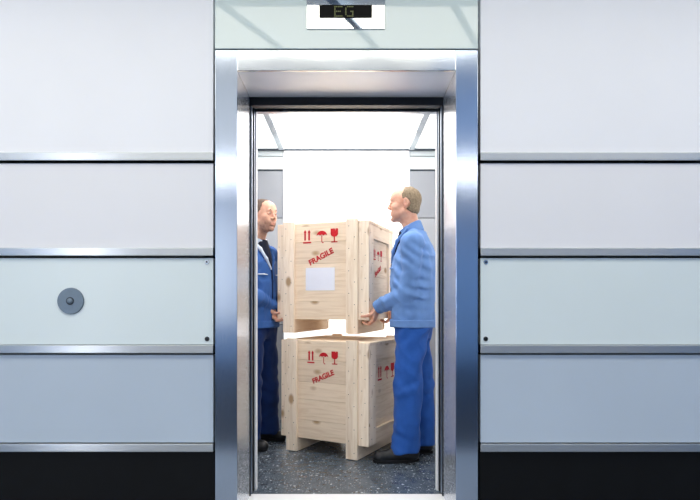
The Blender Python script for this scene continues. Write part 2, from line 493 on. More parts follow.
# ------------------------------------------------------------------ crates
def font_mesh(text, size, name):
    cu = bpy.data.curves.new(name, 'FONT')
    cu.body = text; cu.size = size; cu.offset = size * 0.03; cu.extrude = 0.0006
    cu.align_x = 'CENTER'; cu.align_y = 'CENTER'
    o = bpy.data.objects.new(name + '_tmp', cu)
    COL.objects.link(o)
    dg = bpy.context.evaluated_depsgraph_get()
    dg.update()
    me = bpy.data.meshes.new_from_object(o.evaluated_get(dg))
    bpy.data.objects.remove(o)
    bpy.data.curves.remove(cu)
    me.materials.clear()
    return me

def stamp_set(parent, cx, cz, s, frame, tilt, word=True):
    """two arrows on a bar, umbrella, goblet and the word FRAGILE; frame maps (x, z) on the face to the crate"""
    def place(o):
        o.matrix_local = frame
    t = 0.0008
    def out(b, name):
        place(b.build(name, M['stamp'], parent))
    a = B()
    for k in (-1, 1):
        x = cx + (-0.098 + k * 0.0135) * s
        a.poly([(x - 0.0055 * s, cz - 0.022 * s), (x + 0.0055 * s, cz - 0.022 * s), (x + 0.0055 * s, cz + 0.026 * s),
                (x + 0.010 * s, cz + 0.026 * s), (x, cz + 0.044 * s), (x - 0.010 * s, cz + 0.026 * s), (x - 0.0055 * s, cz + 0.026 * s)], -t, 0)
    x = cx - 0.098 * s
    a.poly([(x - 0.027 * s, cz - 0.040 * s), (x + 0.027 * s, cz - 0.040 * s), (x + 0.027 * s, cz - 0.031 * s), (x - 0.027 * s, cz - 0.031 * s)], -t, 0)
    out(a, 'arrows_symbol')
    u = B()
    pts = [(cx + 0.034 * s * math.cos(q), cz + 0.004 * s + 0.030 * s * math.sin(q)) for q in np.linspace(math.pi, 0, 15)]
    for k in range(2, -1, -1):       # scalloped lower rim
        for j in (1, 2, 3):
            f = (k + 1 - j / 3)
            pts.append((cx + (-0.034 + 0.068 * f / 3) * s, cz + (0.004 + (0.006 if j < 3 else 0)) * s))
    u.poly(pts[:-1], -t, 0)
    u.poly([(cx - 0.0025 * s, cz + 0.006 * s), (cx - 0.0025 * s, cz - 0.032 * s), (cx + 0.0025 * s, cz - 0.032 * s), (cx + 0.0025 * s, cz + 0.006 * s)], -t, 0)
    u.poly([(cx - 0.0025 * s, cz - 0.032 * s), (cx + 0.003 * s, cz - 0.042 * s), (cx + 0.012 * s, cz - 0.042 * s), (cx + 0.012 * s, cz - 0.037 * s), (cx + 0.004 * s, cz - 0.036 * s), (cx + 0.0025 * s, cz - 0.032 * s)], -t, 0)
    out(u, 'umbrella_symbol')
    g = B()
    x = cx + 0.082 * s
    bowl = [(x - 0.024 * s, cz + 0.044 * s), (x - 0.024 * s, cz + 0.012 * s)]
    bowl += [(x - 0.024 * s * math.cos(q), cz + 0.012 * s - 0.018 * s * math.sin(q)) for q in np.linspace(0.3, math.pi - 0.3, 8)]
    bowl += [(x + 0.024 * s, cz + 0.012 * s), (x + 0.024 * s, cz + 0.044 * s), (x + 0.007 * s, cz + 0.044 * s), (x + 0.012 * s, cz + 0.031 * s), (x + 0.003 * s, cz + 0.044 * s)]
    g.poly(bowl, -t, 0)
    g.poly([(x - 0.0035 * s, cz - 0.004 * s), (x - 0.0035 * s, cz - 0.034 * s), (x + 0.0035 * s, cz - 0.034 * s), (x + 0.0035 * s, cz - 0.004 * s)], -t, 0)
    g.poly([(x - 0.02 * s, cz - 0.040 * s), (x + 0.02 * s, cz - 0.040 * s), (x + 0.02 * s, cz - 0.034 * s), (x - 0.02 * s, cz - 0.034 * s)], -t, 0)
    out(g, 'goblet_symbol')
    if not word:
        return
    me = font_mesh('FRAGILE', 0.047 * s, 'fragile_lettering')
    o = link_mesh('fragile_lettering', me, M['stamp'], parent)
    o.matrix_local = frame @ Matrix.Translation((cx - 0.005 * s, -0.0004, cz - 0.126 * s)) @ Matrix.Rotation(-tilt, 4, 'Y') @ Matrix.Rotation(math.pi / 2, 4, 'X')

CW, CD, CZ0, CZ1 = 0.69, 0.62, 0.10, 0.78

def make_crate(name, label, loc, rz, with_label):
    root = empty(name, loc, rz)
    props(root, label, 'crate', 'wooden shipping crates in the lift')
    random.seed(11)
    def planks(x0, x1, y0, y1, splits, axis='x'):
        b = B()
        for z0, z1 in zip(splits[:-1], splits[1:]):
            b.box(x0, x1, y0, y1, z0 + 0.0008, z1 - 0.0008, 0.0012)
        return b
    sp = [CZ0, 0.228, 0.371, 0.492, 0.645, CZ1 - 0.022]
    fr = planks(0.0, CW, 0.0, 0.018, sp).build('front_panel', M['pine_x'], root)
    planks(0.0, CW, CD - 0.018, CD, sp).build('back_panel', M['pine_x'], root)
    # side walls: boards set back inside a nailed frame
    for s in (-1, 1):
        xo = 0.0 if s < 0 else CW
        xi = 0.022 * (1 if s < 0 else -1)
        a, b_ = sorted((xo + xi, xo + 2 * xi * 0.95))
        sd = planks(a, b_, 0.019, CD - 0.019, [CZ0, 0.25, 0.40, 0.56, CZ1 - 0.022]).build('side_panel', M['pine_y'], root)
        a, b_ = sorted((xo, xo + xi))
        for y0, y1 in ((0.0185, 0.105), (CD - 0.105, CD - 0.0185)):
            p = B().box(a, b_, y0, y1, CZ0, CZ1 - 0.022, 0.0015)
            for k in range(9):
                p.disc((xo + s * 0.0004, (y0 + y1) / 2 + (0.02 if k % 2 else -0.02), CZ0 + 0.04 + k * 0.07), (s, 0, 0), 0.0028, 0.0012, 1, 8)
            p.build('side_post', [M['pine_z'], M['nail']], root)
        for z0, z1 in ((CZ0, CZ0 + 0.10), (CZ1 - 0.022 - 0.095, CZ1 - 0.022)):
            B().box(a, b_, 0.1055, CD - 0.1055, z0, z1, 0.0015).build('side_rail', M['pine_y'], root)
        # corner board seen on the front beside the batten
    for x0, x1 in ((0.0, 0.050), (0.617, CW)):
        p = B().box(x0, x1, -0.008, -0.0002, CZ0, CZ1 - 0.004, 0.0012)
        for k in range(8):
            p.disc(((x0 + x1) / 2 + (0.012 if k % 2 else -0.012), -0.0084, CZ0 + 0.05 + k * 0.078), (0, -1, 0), 0.0028, 0.0012, 1, 8)
        p.build('corner_board', [M['pine_z'], M['nail']], root)
    for x0 in (0.0525, 0.530):
        x1 = x0 + 0.085
        for y0, y1, f in ((-0.024, -0.0004, -1), (CD + 0.0004, CD + 0.024, 1)):
            p = B().box(x0, x1, y0, y1, 0.006, CZ1 + 0.012, 0.002)
            for k in range(10):
                p.disc((x0 + (0.022 if k % 2 else 0.063), y0 - 0.0003 if f < 0 else y1 + 0.0003, 0.05 + k * 0.077), (0, f, 0), 0.003, 0.0012, 1, 8)
            p.build('batten', [M['pine_z'], M['nail']], root)
        B().box(x0 + 0.004, x1 - 0.004, -0.0003, CD, 0.002, CZ0 - 0.001, 0.002).build('skid', M['pine_y'], root)
    lid = B()
    n = 5
    for k in range(n):
        lid.box(-0.004, CW + 0.004, k * CD / n + 0.001, (k + 1) * CD / n - 0.001, CZ1 - 0.0215, CZ1 - 0.0005, 0.0015)
    lid.build('lid', M['pine_x'], root)
    bt = B()
    for k in range(n):
        bt.box(0.002, CW - 0.002, k * CD / n + 0.001, (k + 1) * CD / n - 0.001, CZ0 - 0.0005, CZ0 + 0.016)
    bt.build('bottom_board', M['pine_x'], root)
    return root

def crate_frame(face):
    if face == 'front':
        return Matrix.Translation((0, -0.0012, 0))
    # right side: face x runs back along the crate's depth
    return Matrix.Translation((CW - 0.0208, 0, 0)) @ Matrix.Rotation(math.pi / 2, 4, 'Z')

TH1 = math.radians(28.5)
low = make_crate('wooden_crate', 'pale pine crate standing on the lift floor under the carried crate', (-0.460, 3.922, 0.0), -TH1, False)
stamp_set(low, 0.347, 0.666, 1.05, crate_frame('front'), math.radians(24))
stamp_set(low, 0.330, 0.555, 1.2, crate_frame('side'), math.radians(24), False)
TH2 = math.radians(20)
up = make_crate('wooden_crate', 'pale pine crate carried by the two men, white paper label on its front', (-0.495, 3.976, 0.825), -TH2, True)
stamp_set(up, 0.343, 0.683, 1.15, crate_frame('front'), math.radians(26))
stamp_set(up, 0.285, 0.560, 0.92, crate_frame('side'), math.radians(24))
B().box(0.220, 0.440, -0.0022, -0.0012, 0.303, 0.463).build('paper_label', M['paper'], up)

# ------------------------------------------------------------------ signed-distance bodies
LAT = RNG.random((32, 32, 32)).astype(np.float32) * 2 - 1

def vnoise(x, y, z):
    xi = np.floor(x); yi = np.floor(y); zi = np.floor(z)
    fx, fy, fz = x - xi, y - yi, z - zi
    fx = fx * fx * (3 - 2 * fx); fy = fy * fy * (3 - 2 * fy); fz = fz * fz * (3 - 2 * fz)
    xi = xi.astype(int) & 31; yi = yi.astype(int) & 31; zi = zi.astype(int) & 31
    x1, y1, z1 = (xi + 1) & 31, (yi + 1) & 31, (zi + 1) & 31
    def L(a, b, c): return LAT[a, b, c]
    c00 = L(xi, yi, zi) * (1 - fx) + L(x1, yi, zi) * fx
    c10 = L(xi, y1, zi) * (1 - fx) + L(x1, y1, zi) * fx
    c01 = L(xi, yi, z1) * (1 - fx) + L(x1, yi, z1) * fx
    c11 = L(xi, y1, z1) * (1 - fx) + L(x1, y1, z1) * fx
    c0 = c00 * (1 - fy) + c10 * fy
    c1 = c01 * (1 - fy) + c11 * fy
    return c0 * (1 - fz) + c1 * fz

class Field:
    def __init__(self, lo, hi, h):
        self.lo = np.array(lo, float); self.h = h
        self.n = np.ceil((np.array(hi) - self.lo) / h).astype(int) + 1
        self.F = np.full(self.n, 1.0, np.float32)
        self.ax = [(self.lo[i] + h * np.arange(self.n[i])).astype(np.float32) for i in range(3)]
    def region(self, lo, hi):
        s = []
        for i in range(3):
            a = max(0, int(math.floor((lo[i] - self.lo[i]) / self.h)))
            b = min(int(self.n[i]), int(math.ceil((hi[i] - self.lo[i]) / self.h)) + 1)
            if b <= a:
                return None
            s.append(slice(a, b))
        X = self.ax[0][s[0]][:, None, None]; Y = self.ax[1][s[1]][None, :, None]; Z = self.ax[2][s[2]][None, None, :]
        return tuple(s), X, Y, Z
    def op(self, fn, lo, hi, k=0.0, mode='add', pad=0.025):
        lo = np.array(lo) - pad - k; hi = np.array(hi) + pad + k
        r = self.region(lo, hi)
        if r is None:
            return self
        s, X, Y, Z = r
        d = fn(X, Y, Z).astype(np.float32)
        a = self.F[s]
        if mode == 'add':
            if k > 0:
                q = np.maximum(k - np.abs(a - d), 0)
                a = np.minimum(a, d) - q * q / (4 * k)
            else:
                a = np.minimum(a, d)
        else:                                   # cut (keep where d < 0) or carve (remove inside d)
            if mode == 'carve':
                d = -d
            if k > 0:
                q = np.maximum(k - np.abs(a - d), 0)
                a = np.maximum(a, d) + q * q / (4 * k)
            else:
                a = np.maximum(a, d)
        self.F[s] = a
        return self
    def cone(self, a, b, ra, rb, k=0.015, mode='add'):
        a = np.array(a, float); b = np.array(b, float)
        d = b - a; L2 = float(d @ d) + 1e-9
        def fn(X, Y, Z):
            px, py, pz = X - a[0], Y - a[1], Z - a[2]
            t = np.clip((px * d[0] + py * d[1] + pz * d[2]) / L2, 0, 1)
            return np.sqrt((px - t * d[0]) ** 2 + (py - t * d[1]) ** 2 + (pz - t * d[2]) ** 2) - (ra + (rb - ra) * t)
        lo = np.minimum(a - ra, b - rb); hi = np.maximum(a + ra, b + rb)
        return self.op(fn, lo, hi, k, mode)
    def chain(self, pts, rs, k=0.015):
        for i in range(len(pts) - 1):
            self.cone(pts[i], pts[i + 1], rs[i], rs[i + 1], k)
        return self
    def ell(self, c, r, axes=None, k=0.01, mode='add'):
        c = np.array(c, float)
        A = np.eye(3) if axes is None else np.array(axes, float)
        R = max(r)
        def fn(X, Y, Z):
            px, py, pz = X - c[0], Y - c[1], Z - c[2]
            k0 = 0; k1 = 0
            for i in range(3):
                q = px * A[i, 0] + py * A[i, 1] + pz * A[i, 2]
                k0 = k0 + (q / r[i]) ** 2
                k1 = k1 + (q / r[i] ** 2) ** 2
            k0 = np.sqrt(k0); k1 = np.sqrt(k1) + 1e-9
            return k0 * (k0 - 1) / k1
        return self.op(fn, c - R, c + R, k, mode)
    def trunk(self, org, f, l, secs, k=0.02, n=2.4):
        """stack of superellipse sections (z, forward shift, half width, half depth)"""
        zs = np.array([s[0] for s in secs]); cf = np.array([s[1] for s in secs]); aw = np.array([s[2] for s in secs]); bd = np.array([s[3] for s in secs])
        R = max(aw.max(), bd.max()) + abs(cf).max() + 0.02
        def fn(X, Y, Z):
            z = np.clip(Z, zs[0], zs[-1]).ravel()
            C = np.interp(z, zs, cf)[None, None, :]; A = np.interp(z, zs, aw)[None, None, :]; D = np.interp(z, zs, bd)[None, None, :]
            px, py = X - org[0], Y - org[1]
            u = px * l[0] + py * l[1]
            v = px * f[0] + py * f[1] - C
            rho = (np.abs(u / A) ** n + np.abs(v / D) ** n) ** (1 / n)
            d = (rho - 1) * np.minimum(A, D)
            dz = np.maximum(zs[0] - Z, Z - zs[-1])
            return np.maximum(d, dz)
        return self.op(fn, (org[0] - R, org[1] - R, zs[0]), (org[0] + R, org[1] + R, zs[-1]), k)
    def plane(self, p, nrm, k=0.0, lo=None, hi=None):
        """keep the side the normal points away from"""
        p = np.array(p, float); nrm = np.array(nrm, float); nrm = nrm / np.linalg.norm(nrm)
        fn = lambda X, Y, Z: (X - p[0]) * nrm[0] + (Y - p[1]) * nrm[1] + (Z - p[2]) * nrm[2]
        hi_ = self.lo + self.h * self.n
        return self.op(fn, self.lo if lo is None else lo, hi_ if hi is None else hi, k, 'cut', 0)
    def wrinkle(self, fn, band=0.02):
        idx = np.nonzero(np.abs(self.F) < band)
        p = [self.ax[i][idx[i]] for i in range(3)]
        self.F[idx] += fn(*p).astype(np.float32)
        return self
    def mesh(self, name, base, smooth=1):
        Fv = self.F
        Fv[0], Fv[-1] = 1, 1
        Fv[:, 0], Fv[:, -1] = 1, 1
        Fv[:, :, 0], Fv[:, :, -1] = 1, 1
        ins = Fv < 0
        nx, ny, nz = Fv.shape
        cnt = np.zeros((nx - 1, ny - 1, nz - 1), np.uint8)
        for i in (0, 1):
            for j in (0, 1):
                for k in (0, 1):
                    cnt += ins[i:nx - 1 + i, j:ny - 1 + j, k:nz - 1 + k]
        act = np.argwhere((cnt > 0) & (cnt < 8))
        vid = np.full(cnt.shape, -1, np.int32)
        vid[act[:, 0], act[:, 1], act[:, 2]] = np.arange(len(act))
        corners = [(i, j, k) for i in (0, 1) for j in (0, 1) for k in (0, 1)]
        vals = {c: Fv[act[:, 0] + c[0], act[:, 1] + c[1], act[:, 2] + c[2]] for c in corners}
        acc = np.zeros((len(act), 3)); num = np.zeros(len(act))
        for c in corners:
            for ax in range(3):
                if c[ax] == 0:
                    c2 = list(c); c2[ax] = 1; c2 = tuple(c2)
                    a, b = vals[c], vals[c2]
                    cr = (a < 0) != (b < 0)
                    t = np.where(cr, a / np.where(cr, a - b, 1), 0)
                    pt = np.tile(np.array(c, float), (len(act), 1))
                    pt[:, ax] += t
                    acc += pt * cr[:, None]; num += cr
        V = (act + acc / num[:, None]) * self.h + self.lo
        quads = []
        for ax in range(3):
            u, v = (ax + 1) % 3, (ax + 2) % 3
            sl0 = [slice(None)] * 3; sl1 = [slice(None)] * 3
            sl0[ax] = slice(0, -1); sl1[ax] = slice(1, None)
            s0 = ins[tuple(sl0)]; s1 = ins[tuple(sl1)]
            e = np.argwhere(s0 != s1)
            flip = s0[e[:, 0], e[:, 1], e[:, 2]]
            q = []
            for du, dv in ((0, 0), (1, 0), (1, 1), (0, 1)):
                c = e.copy(); c[:, u] -= 1 - du; c[:, v] -= 1 - dv
                q.append(vid[c[:, 0], c[:, 1], c[:, 2]])
            q = np.stack(q, 1)
            q[~flip] = q[~flip][:, ::-1]
            quads.append(q)
        Q = np.concatenate(quads)
        for _ in range(smooth):
            S = np.zeros_like(V); N = np.zeros(len(V))
            for i in range(4):
                a, b = Q[:, i], Q[:, (i + 1) % 4]
                for c in range(3):
                    S[:, c] += np.bincount(a, V[b, c], len(V)) + np.bincount(b, V[a, c], len(V))
                N += np.bincount(a, minlength=len(V)) + np.bincount(b, minlength=len(V))
            V = V * 0.5 + 0.5 * S / N[:, None]
        V = V - np.array(base)
        me = bpy.data.meshes.new(name)
        me.vertices.add(len(V)); me.vertices.foreach_set('co', V.astype(np.float32).ravel())
        me.loops.add(Q.size); me.loops.foreach_set('vertex_index', Q.astype(np.int32).ravel())
        me.polygons.add(len(Q))
        me.polygons.foreach_set('loop_start', np.arange(0, Q.size, 4, dtype=np.int32))
        me.polygons.foreach_set('loop_total', np.full(len(Q), 4, np.int32))
        me.update(calc_edges=True)
        me.validate()
        return me

def unit(v):
    v = np.array(v, float)
    return v / np.linalg.norm(v)

def add_head(fd, c, f, l, pitch=0.0):
    """skull, face, nose, lips, ears; c is the middle of the head between the ears"""
    f = np.array([f[0] * math.cos(pitch), f[1] * math.cos(pitch), math.sin(pitch)])
    l = np.array([l[0], l[1], 0.0])
    u = np.cross(f, l)
    A = [f, l, u]
    def g(x, y, z):
        return np.array(c) + x * f + y * l + z * u
    fd.ell(g(-0.012, 0, 0.035), (0.097, 0.077, 0.085), A, 0.01)
    fd.ell(g(0.028, 0, -0.030), (0.062, 0.060, 0.086), A, 0.03)
    fd.ell(g(0.055, 0, 0.052), (0.036, 0.052, 0.040), A, 0.03)          # forehead
    for s in (-1, 1):
        fd.cone(g(-0.002, s * 0.054, -0.052), g(0.066, s * 0.016, -0.094), 0.016, 0.015, 0.025)   # jaw
        fd.ell(g(0.058, s * 0.040, -0.018), (0.026, 0.022, 0.022), A, 0.02)                          # cheekbone
        fd.ell(g(0.062, s * 0.030, -0.058), (0.024, 0.018, 0.026), A, 0.02)
    fd.ell(g(0.078, 0, -0.099), (0.016, 0.020, 0.014), A, 0.015)        # chin
    fd.cone(g(0.084, -0.034, 0.030), g(0.084, 0.034, 0.030), 0.010, 0.010, 0.015)                 # brow
    for s in (-1, 1):
        fd.ell(g(0.092, s * 0.031, 0.010), (0.011, 0.016, 0.010), A, 0.012, 'carve')
        fd.ell(g(0.083, s * 0.031, 0.009), (0.012, 0.014, 0.011), A, 0.004)                          # lids
    fd.cone(g(0.086, 0, 0.020), g(0.108, 0, -0.018), 0.0075, 0.0105, 0.010)                        # nose
    for s in (-1, 1):
        fd.ell(g(0.097, s * 0.012, -0.025), (0.011, 0.008, 0.008), A, 0.006)
    fd.cone(g(0.090, -0.017, -0.055), g(0.090, 0.017, -0.055), 0.0058, 0.0058, 0.006)
    fd.cone(g(0.089, -0.015, -0.068), g(0.089, 0.015, -0.068), 0.0062, 0.0062, 0.006)
    fd.cone(g(0.101, -0.02, -0.0615), g(0.101, 0.02, -0.0615), 0.0035, 0.0035, 0.004, 'carve')
    for s in (-1, 1):
        Ae = [unit(f * 0.95 + l * s * 0.25), unit(l * s * 0.95 - f * 0.25), u]
        fd.ell(g(-0.012, s * 0.080, 0.002), (0.019, 0.008, 0.033), Ae, 0.006)
        fd.ell(g(-0.010, s * 0.088, 0.006), (0.010, 0.006, 0.018), Ae, 0.004, 'carve')
        fd.ell(g(-0.006, s * 0.076, -0.026), (0.010, 0.007, 0.012), Ae, 0.006)
    return g, A

def add_hand(fd, wrist, w_, n_, s_, curl, thumb=(0.55, 0.75, 0.25), thumb_curl=(0.5, 0.6), scale=1.0):
    """palm with four unequal fingers that curl toward the palm side n_, thumb leaving on side s_"""
    wrist = np.array(wrist, float)
    w_ = unit(w_); n_ = unit(np.array(n_) - w_ * (np.array(n_) @ w_)); s_ = unit(s_)
    sc = scale
    pc = wrist + w_ * 0.048 * sc
    fd.ell(pc, (0.056 * sc, 0.041 * sc, 0.017 * sc), [w_, s_, n_], 0.012)
    fd.ell(wrist + w_ * 0.03 * sc + s_ * 0.022 * sc + n_ * 0.008, (0.032 * sc, 0.018 * sc, 0.016 * sc), [w_, s_, n_], 0.01)
    for off, L, r in ((0.029, 0.92, 0.0085), (0.0098, 1.0, 0.0088), (-0.0098, 0.95, 0.0085), (-0.029, 0.76, 0.0075)):
        p = wrist + w_ * 0.086 * sc + s_ * off * sc
        prev = wrist + w_ * 0.045 * sc + s_ * off * 0.85 * sc
        fd.cone(prev, p, r * 1.05, r * 1.1, 0.006)
        ang = 0.0
        for seg, cu in zip((0.042, 0.027, 0.021), curl):
            ang += cu
            q = p + (w_ * math.cos(ang) + n_ * math.sin(ang)) * seg * L * sc
            fd.cone(p, q, r, r * 0.9, 0.002)
            p = q; r *= 0.9
    p = wrist + w_ * 0.022 * sc + s_ * 0.026 * sc
    d = unit(thumb[0] * s_ + thumb[1] * w_ + thumb[2] * n_)
    r = 0.0115
    for seg, cu in zip((0.042, 0.033, 0.026), (0.0,) + tuple(thumb_curl)):
        d = unit(d * math.cos(cu) + n_ * math.sin(cu))
        q = p + d * seg * sc
        fd.cone(p, q, r, r * 0.9, 0.003)
        p = q; r *= 0.9

def make_shoe(person, base, heel, toe, mats):
    heel = np.array(heel, float); toe = np.array(toe, float)
    d = toe - heel; L = np.linalg.norm(d); d /= L
    lt = np.array([-d[1], d[0]])
    def P3(t, s, z): return np.array([heel[0] + d[0] * t * L + lt[0] * s, heel[1] + d[1] * t * L + lt[1] * s, z])
    lo = np.minimum(heel, toe) - 0.09; hi = np.maximum(heel, toe) + 0.09
    fd = Field((lo[0], lo[1], -0.02), (hi[0], hi[1], 0.18), 0.0035)
    fd.cone(P3(0.13, 0, 0.045), P3(0.45, 0, 0.047), 0.038, 0.042, 0.02)
    fd.cone(P3(0.45, 0, 0.045), P3(0.84, 0.004, 0.034), 0.042, 0.039, 0.02)
    fd.cone(P3(0.84, 0.004, 0.034), P3(0.89, 0.004, 0.034), 0.038, 0.033, 0.015)
    fd.cone(P3(0.18, 0, 0.06), P3(0.22, 0, 0.12), 0.040, 0.042, 0.03)
    fd.cone(P3(0.35, 0, 0.085), P3(0.62, 0, 0.060), 0.030, 0.026, 0.02)
    fd.plane((0, 0, 0.016), (0, 0, -1))
    fd.plane((0, 0, 0.135), (0, 0, 1), 0.01)
    fd.wrinkle(lambda x, y, z: 0.0012 * vnoise(x * 60, y * 60, z * 60))
    sh = link_mesh('shoe', fd.mesh('shoe', base), M['shoe'], person, smooth=True)
    so = B()
    pts = []
    for q in np.linspace(0, 2 * math.pi, 40, endpoint=False):
        t = 0.5 - 0.5 * math.cos(q)
        wd = (0.039 + 0.008 * math.sin(math.pi * (t - 0.3))) * (1 - abs(2 * t - 1) ** 3.2) ** 0.5
        pts.append(P3(t, math.copysign(wd, math.sin(q)) if abs(math.sin(q)) > 1e-6 else 0, 0))
    bm = so.bm
    rings = []
    for z, g in ((0.0005, 0.97), (0.006, 1.0), (0.018, 1.0), (0.022, 0.96)):
        c = np.mean(pts, 0)
        rings.append([bm.verts.new(tuple(c + (p - c) * g + np.array([0, 0, z]) - np.array(base))) for p in pts])
    for a, b in zip(rings[:-1], rings[1:]):
        for i in range(len(pts)):
            j = (i + 1) % len(pts)
            bm.faces.new((a[i], a[j], b[j], b[i]))
    bm.faces.new(rings[0][::-1]); bm.faces.new(rings[-1])
    so.build('sole', M['sole'], sh)
    lf = Field((lo[0], lo[1], 0.03), (hi[0], hi[1], 0.15), 0.0022)
    for t, z, wd in ((0.44, 0.110, 0.022), (0.51, 0.103, 0.022), (0.58, 0.094, 0.021), (0.64, 0.085, 0.020)):
        lf.cone(P3(t, -wd, z - 0.010), P3(t + 0.01, 0, z), 0.003, 0.003, 0.001)
        lf.cone(P3(t + 0.01, 0, z), P3(t, wd, z - 0.010), 0.003, 0.003, 0.001)
    link_mesh('laces', lf.mesh('laces', base, 0), M['lace'], sh, smooth=True)

def folds(seed, pts):
    """soft cloth folds: a general rumple plus bunching around the given points (centre, reach, axis, amplitude, wavelength)"""
    def fn(x, y, z):
        o = 17.3 * seed
        wv = 0.05 * vnoise(x * 7 + o, y * 7, z * 7)
        d = 0.0085 * vnoise(x * 15 + o, y * 15, z * 8 + 3) + 0.0026 * vnoise(x * 30, y * 30 + o, z * 17)
        d = d + 0.010 * (np.abs(vnoise(x * 7 + z * 6 + o, y * 7 - z * 5, z * 5 + x * 6)) - 0.3)
        for c, R, ax, amp, wl in pts:
            ax = unit(ax)
            r2 = (x - c[0]) ** 2 + (y - c[1]) ** 2 + (z - c[2]) ** 2
            s = (x - c[0]) * ax[0] + (y - c[1]) * ax[1] + (z - c[2]) * ax[2]
            g = np.exp(-r2 / (R * R)) * (0.55 + 0.45 * vnoise(x * 11, y * 11 + o, z * 11))
            d = d + amp * g * np.sin(2 * math.pi * (s + wv * 0.7) / wl)
        return d
    return fn

def make_person(label, org, f, base, sc, head_c, head_f, pitch, J, mats, head_mat, beard, legs, shoes, hands, collar_c, hair_fn, f_pitch=0):
    f = unit(np.array([f[0], f[1]])); l = np.array([-f[1], f[0]])
    hf = unit(np.array(head_f)); hl = np.array([-hf[1], hf[0]])
    f3 = np.array([f[0], f[1], 0]); l3 = np.array([l[0], l[1], 0])
    def T(fx, ly, z): return np.array([org[0] + f[0] * fx + l[0] * ly, org[1] + f[1] * fx + l[1] * ly, z])
    allp = np.array([p for arm in J for p in arm] + [T(0.3, 0, 0), T(-0.25, 0.3, 0), T(0, -0.3, 0), T(0, 0.3, 0), (shoes[0][0][0], shoes[0][0][1], 0)])
    lo = allp.min(0) - 0.14; hi = allp.max(0) + 0.14
    lo[2] = -0.02; hi[2] = head_c[2] + 0.15
    # ---- body: one continuous surface
    fd = Field(lo, hi, 0.0036)
    fd.trunk(org, f, l, [(0.82 * sc, 0, 0.12, 0.085), (0.93 * sc, 0, 0.155, 0.11), (1.08 * sc, 0.01, 0.145, 0.10), (1.28 * sc, 0.0, 0.165, 0.105), (1.40 * sc, -0.005, 0.155, 0.09), (1.47 * sc, -0.01, 0.09, 0.065)], 0.03)
    nb = T(-0.01, 0, 1.46 * sc)
    hc = np.array(head_c)
    nk = hc - np.array([hf[0], hf[1], 0]) * 0.022 + np.array([0, 0, -0.06])
    fd.cone(nb, nk, 0.060, 0.056, 0.03)
    g, A = add_head(fd, head_c, hf, hl, pitch)
    for (sh, el, wr), hd in zip(J, hands):
        fd.cone(nb, sh, 0.05, 0.055, 0.03)
        fd.chain([sh, el, wr], [0.050, 0.040, 0.027], 0.02)
        add_hand(fd, wr, *hd)
    for hip, kn, an in legs:
        fd.chain([hip, kn, an], [0.078, 0.055, 0.038], 0.03)
    for hl_, to_ in shoes:
        dd = unit(np.array(to_) - np.array(hl_))
        a = np.array([hl_[0] + dd[0] * 0.06, hl_[1] + dd[1] * 0.06, 0.05]); b = np.array([to_[0] - dd[0] * 0.07, to_[1] - dd[1] * 0.07, 0.04])
        fd.cone(a, b, 0.028, 0.022, 0.02)
    for (hip, kn, an), (hl_, to_) in zip(legs, shoes):
        dd = unit(np.array(to_) - np.array(hl_))
        fd.cone(an, (hl_[0] + dd[0] * 0.06, hl_[1] + dd[1] * 0.06, 0.05), 0.036, 0.03, 0.02)
    me = fd.mesh('person', base, 1)
    body = link_mesh('person', me, head_mat, None, base, True)
    props(body, label, 'person')
    # lips and stubble by place on the face
    n = len(me.vertices)
    cen = np.zeros(n * 3, np.float32); me.vertices.foreach_get('co', cen); cen = cen.reshape(-1, 3) + np.array(base)
    q = cen - hc
    a_, b_, c_ = q @ A[0], q @ A[1], q @ A[2]
    sm = lambda v, lo_, hi_: np.clip((v - lo_) / (hi_ - lo_), 0, 1)
    bd = sm(-c_, 0.030, 0.058) * sm(-c_, 0.150, 0.118) * sm(a_, -0.005, 0.025) * (0.9 if beard else 0.25)
    bd = bd * (0.8 + 0.3 * vnoise(q[:, 0] * 90, q[:, 1] * 90, q[:, 2] * 90))
    lp = sm(c_, -0.076, -0.070) * sm(-c_, 0.049, 0.054) * sm(-np.abs(b_), -0.024, -0.017) * sm(a_, 0.080, 0.088) * 0.5
    for nm, vv in (('beard', bd * (1 - lp)), ('lip', lp)):
        at = me.attributes.new(nm, 'FLOAT', 'POINT')
        at.data.foreach_set('value', np.clip(vv, 0, 1).astype(np.float32))
    # ---- eyes, brows, hair
    for s in (-1, 1):
        e = B()
        c = g(0.0872, s * 0.031, 0.010) - np.array(base)
        ax = unit(A[0] * 0.97 + A[1] * s * 0.1)
        e.dome(tuple(c), tuple(ax), 0.0082, 0.95, 0)
        e.dome(tuple(c + ax * 0.0046), tuple(ax), 0.0052, 0.75, 1)
        e.build('eye', [M['eyewhite'], M['iris']], body)
        bf = Field(g(0.08, s * 0.03, 0.03) - 0.05, g(0.08, s * 0.03, 0.03) + 0.05, 0.002)
        bf.chain([g(0.0935, s * 0.013, 0.030), g(0.093, s * 0.030, 0.035), g(0.080, s * 0.046, 0.030)], [0.0042, 0.0042, 0.0028], 0.004)
        link_mesh('eyebrow', bf.mesh('eyebrow', base, 1), mats['hair'], body, smooth=True)
    hd = Field(hc - 0.14, hc + 0.14, 0.0028)
    hd.ell(g(-0.014, 0, 0.035), (0.1005, 0.0805, 0.0885), A, 0.0)
    hd.ell(g(-0.040, 0, -0.030), (0.062, 0.066, 0.050), A, 0.02)
    def region(X, Y, Z):
        px, py, pz = X - hc[0], Y - hc[1], Z - hc[2]
        a = px * A[0][0] + py * A[0][1] + pz * A[0][2]
        b = px * A[1][0] + py * A[1][1] + pz * A[1][2]
        c = px * A[2][0] + py * A[2][1] + pz * A[2][2]
        return hair_fn(a, b, c)
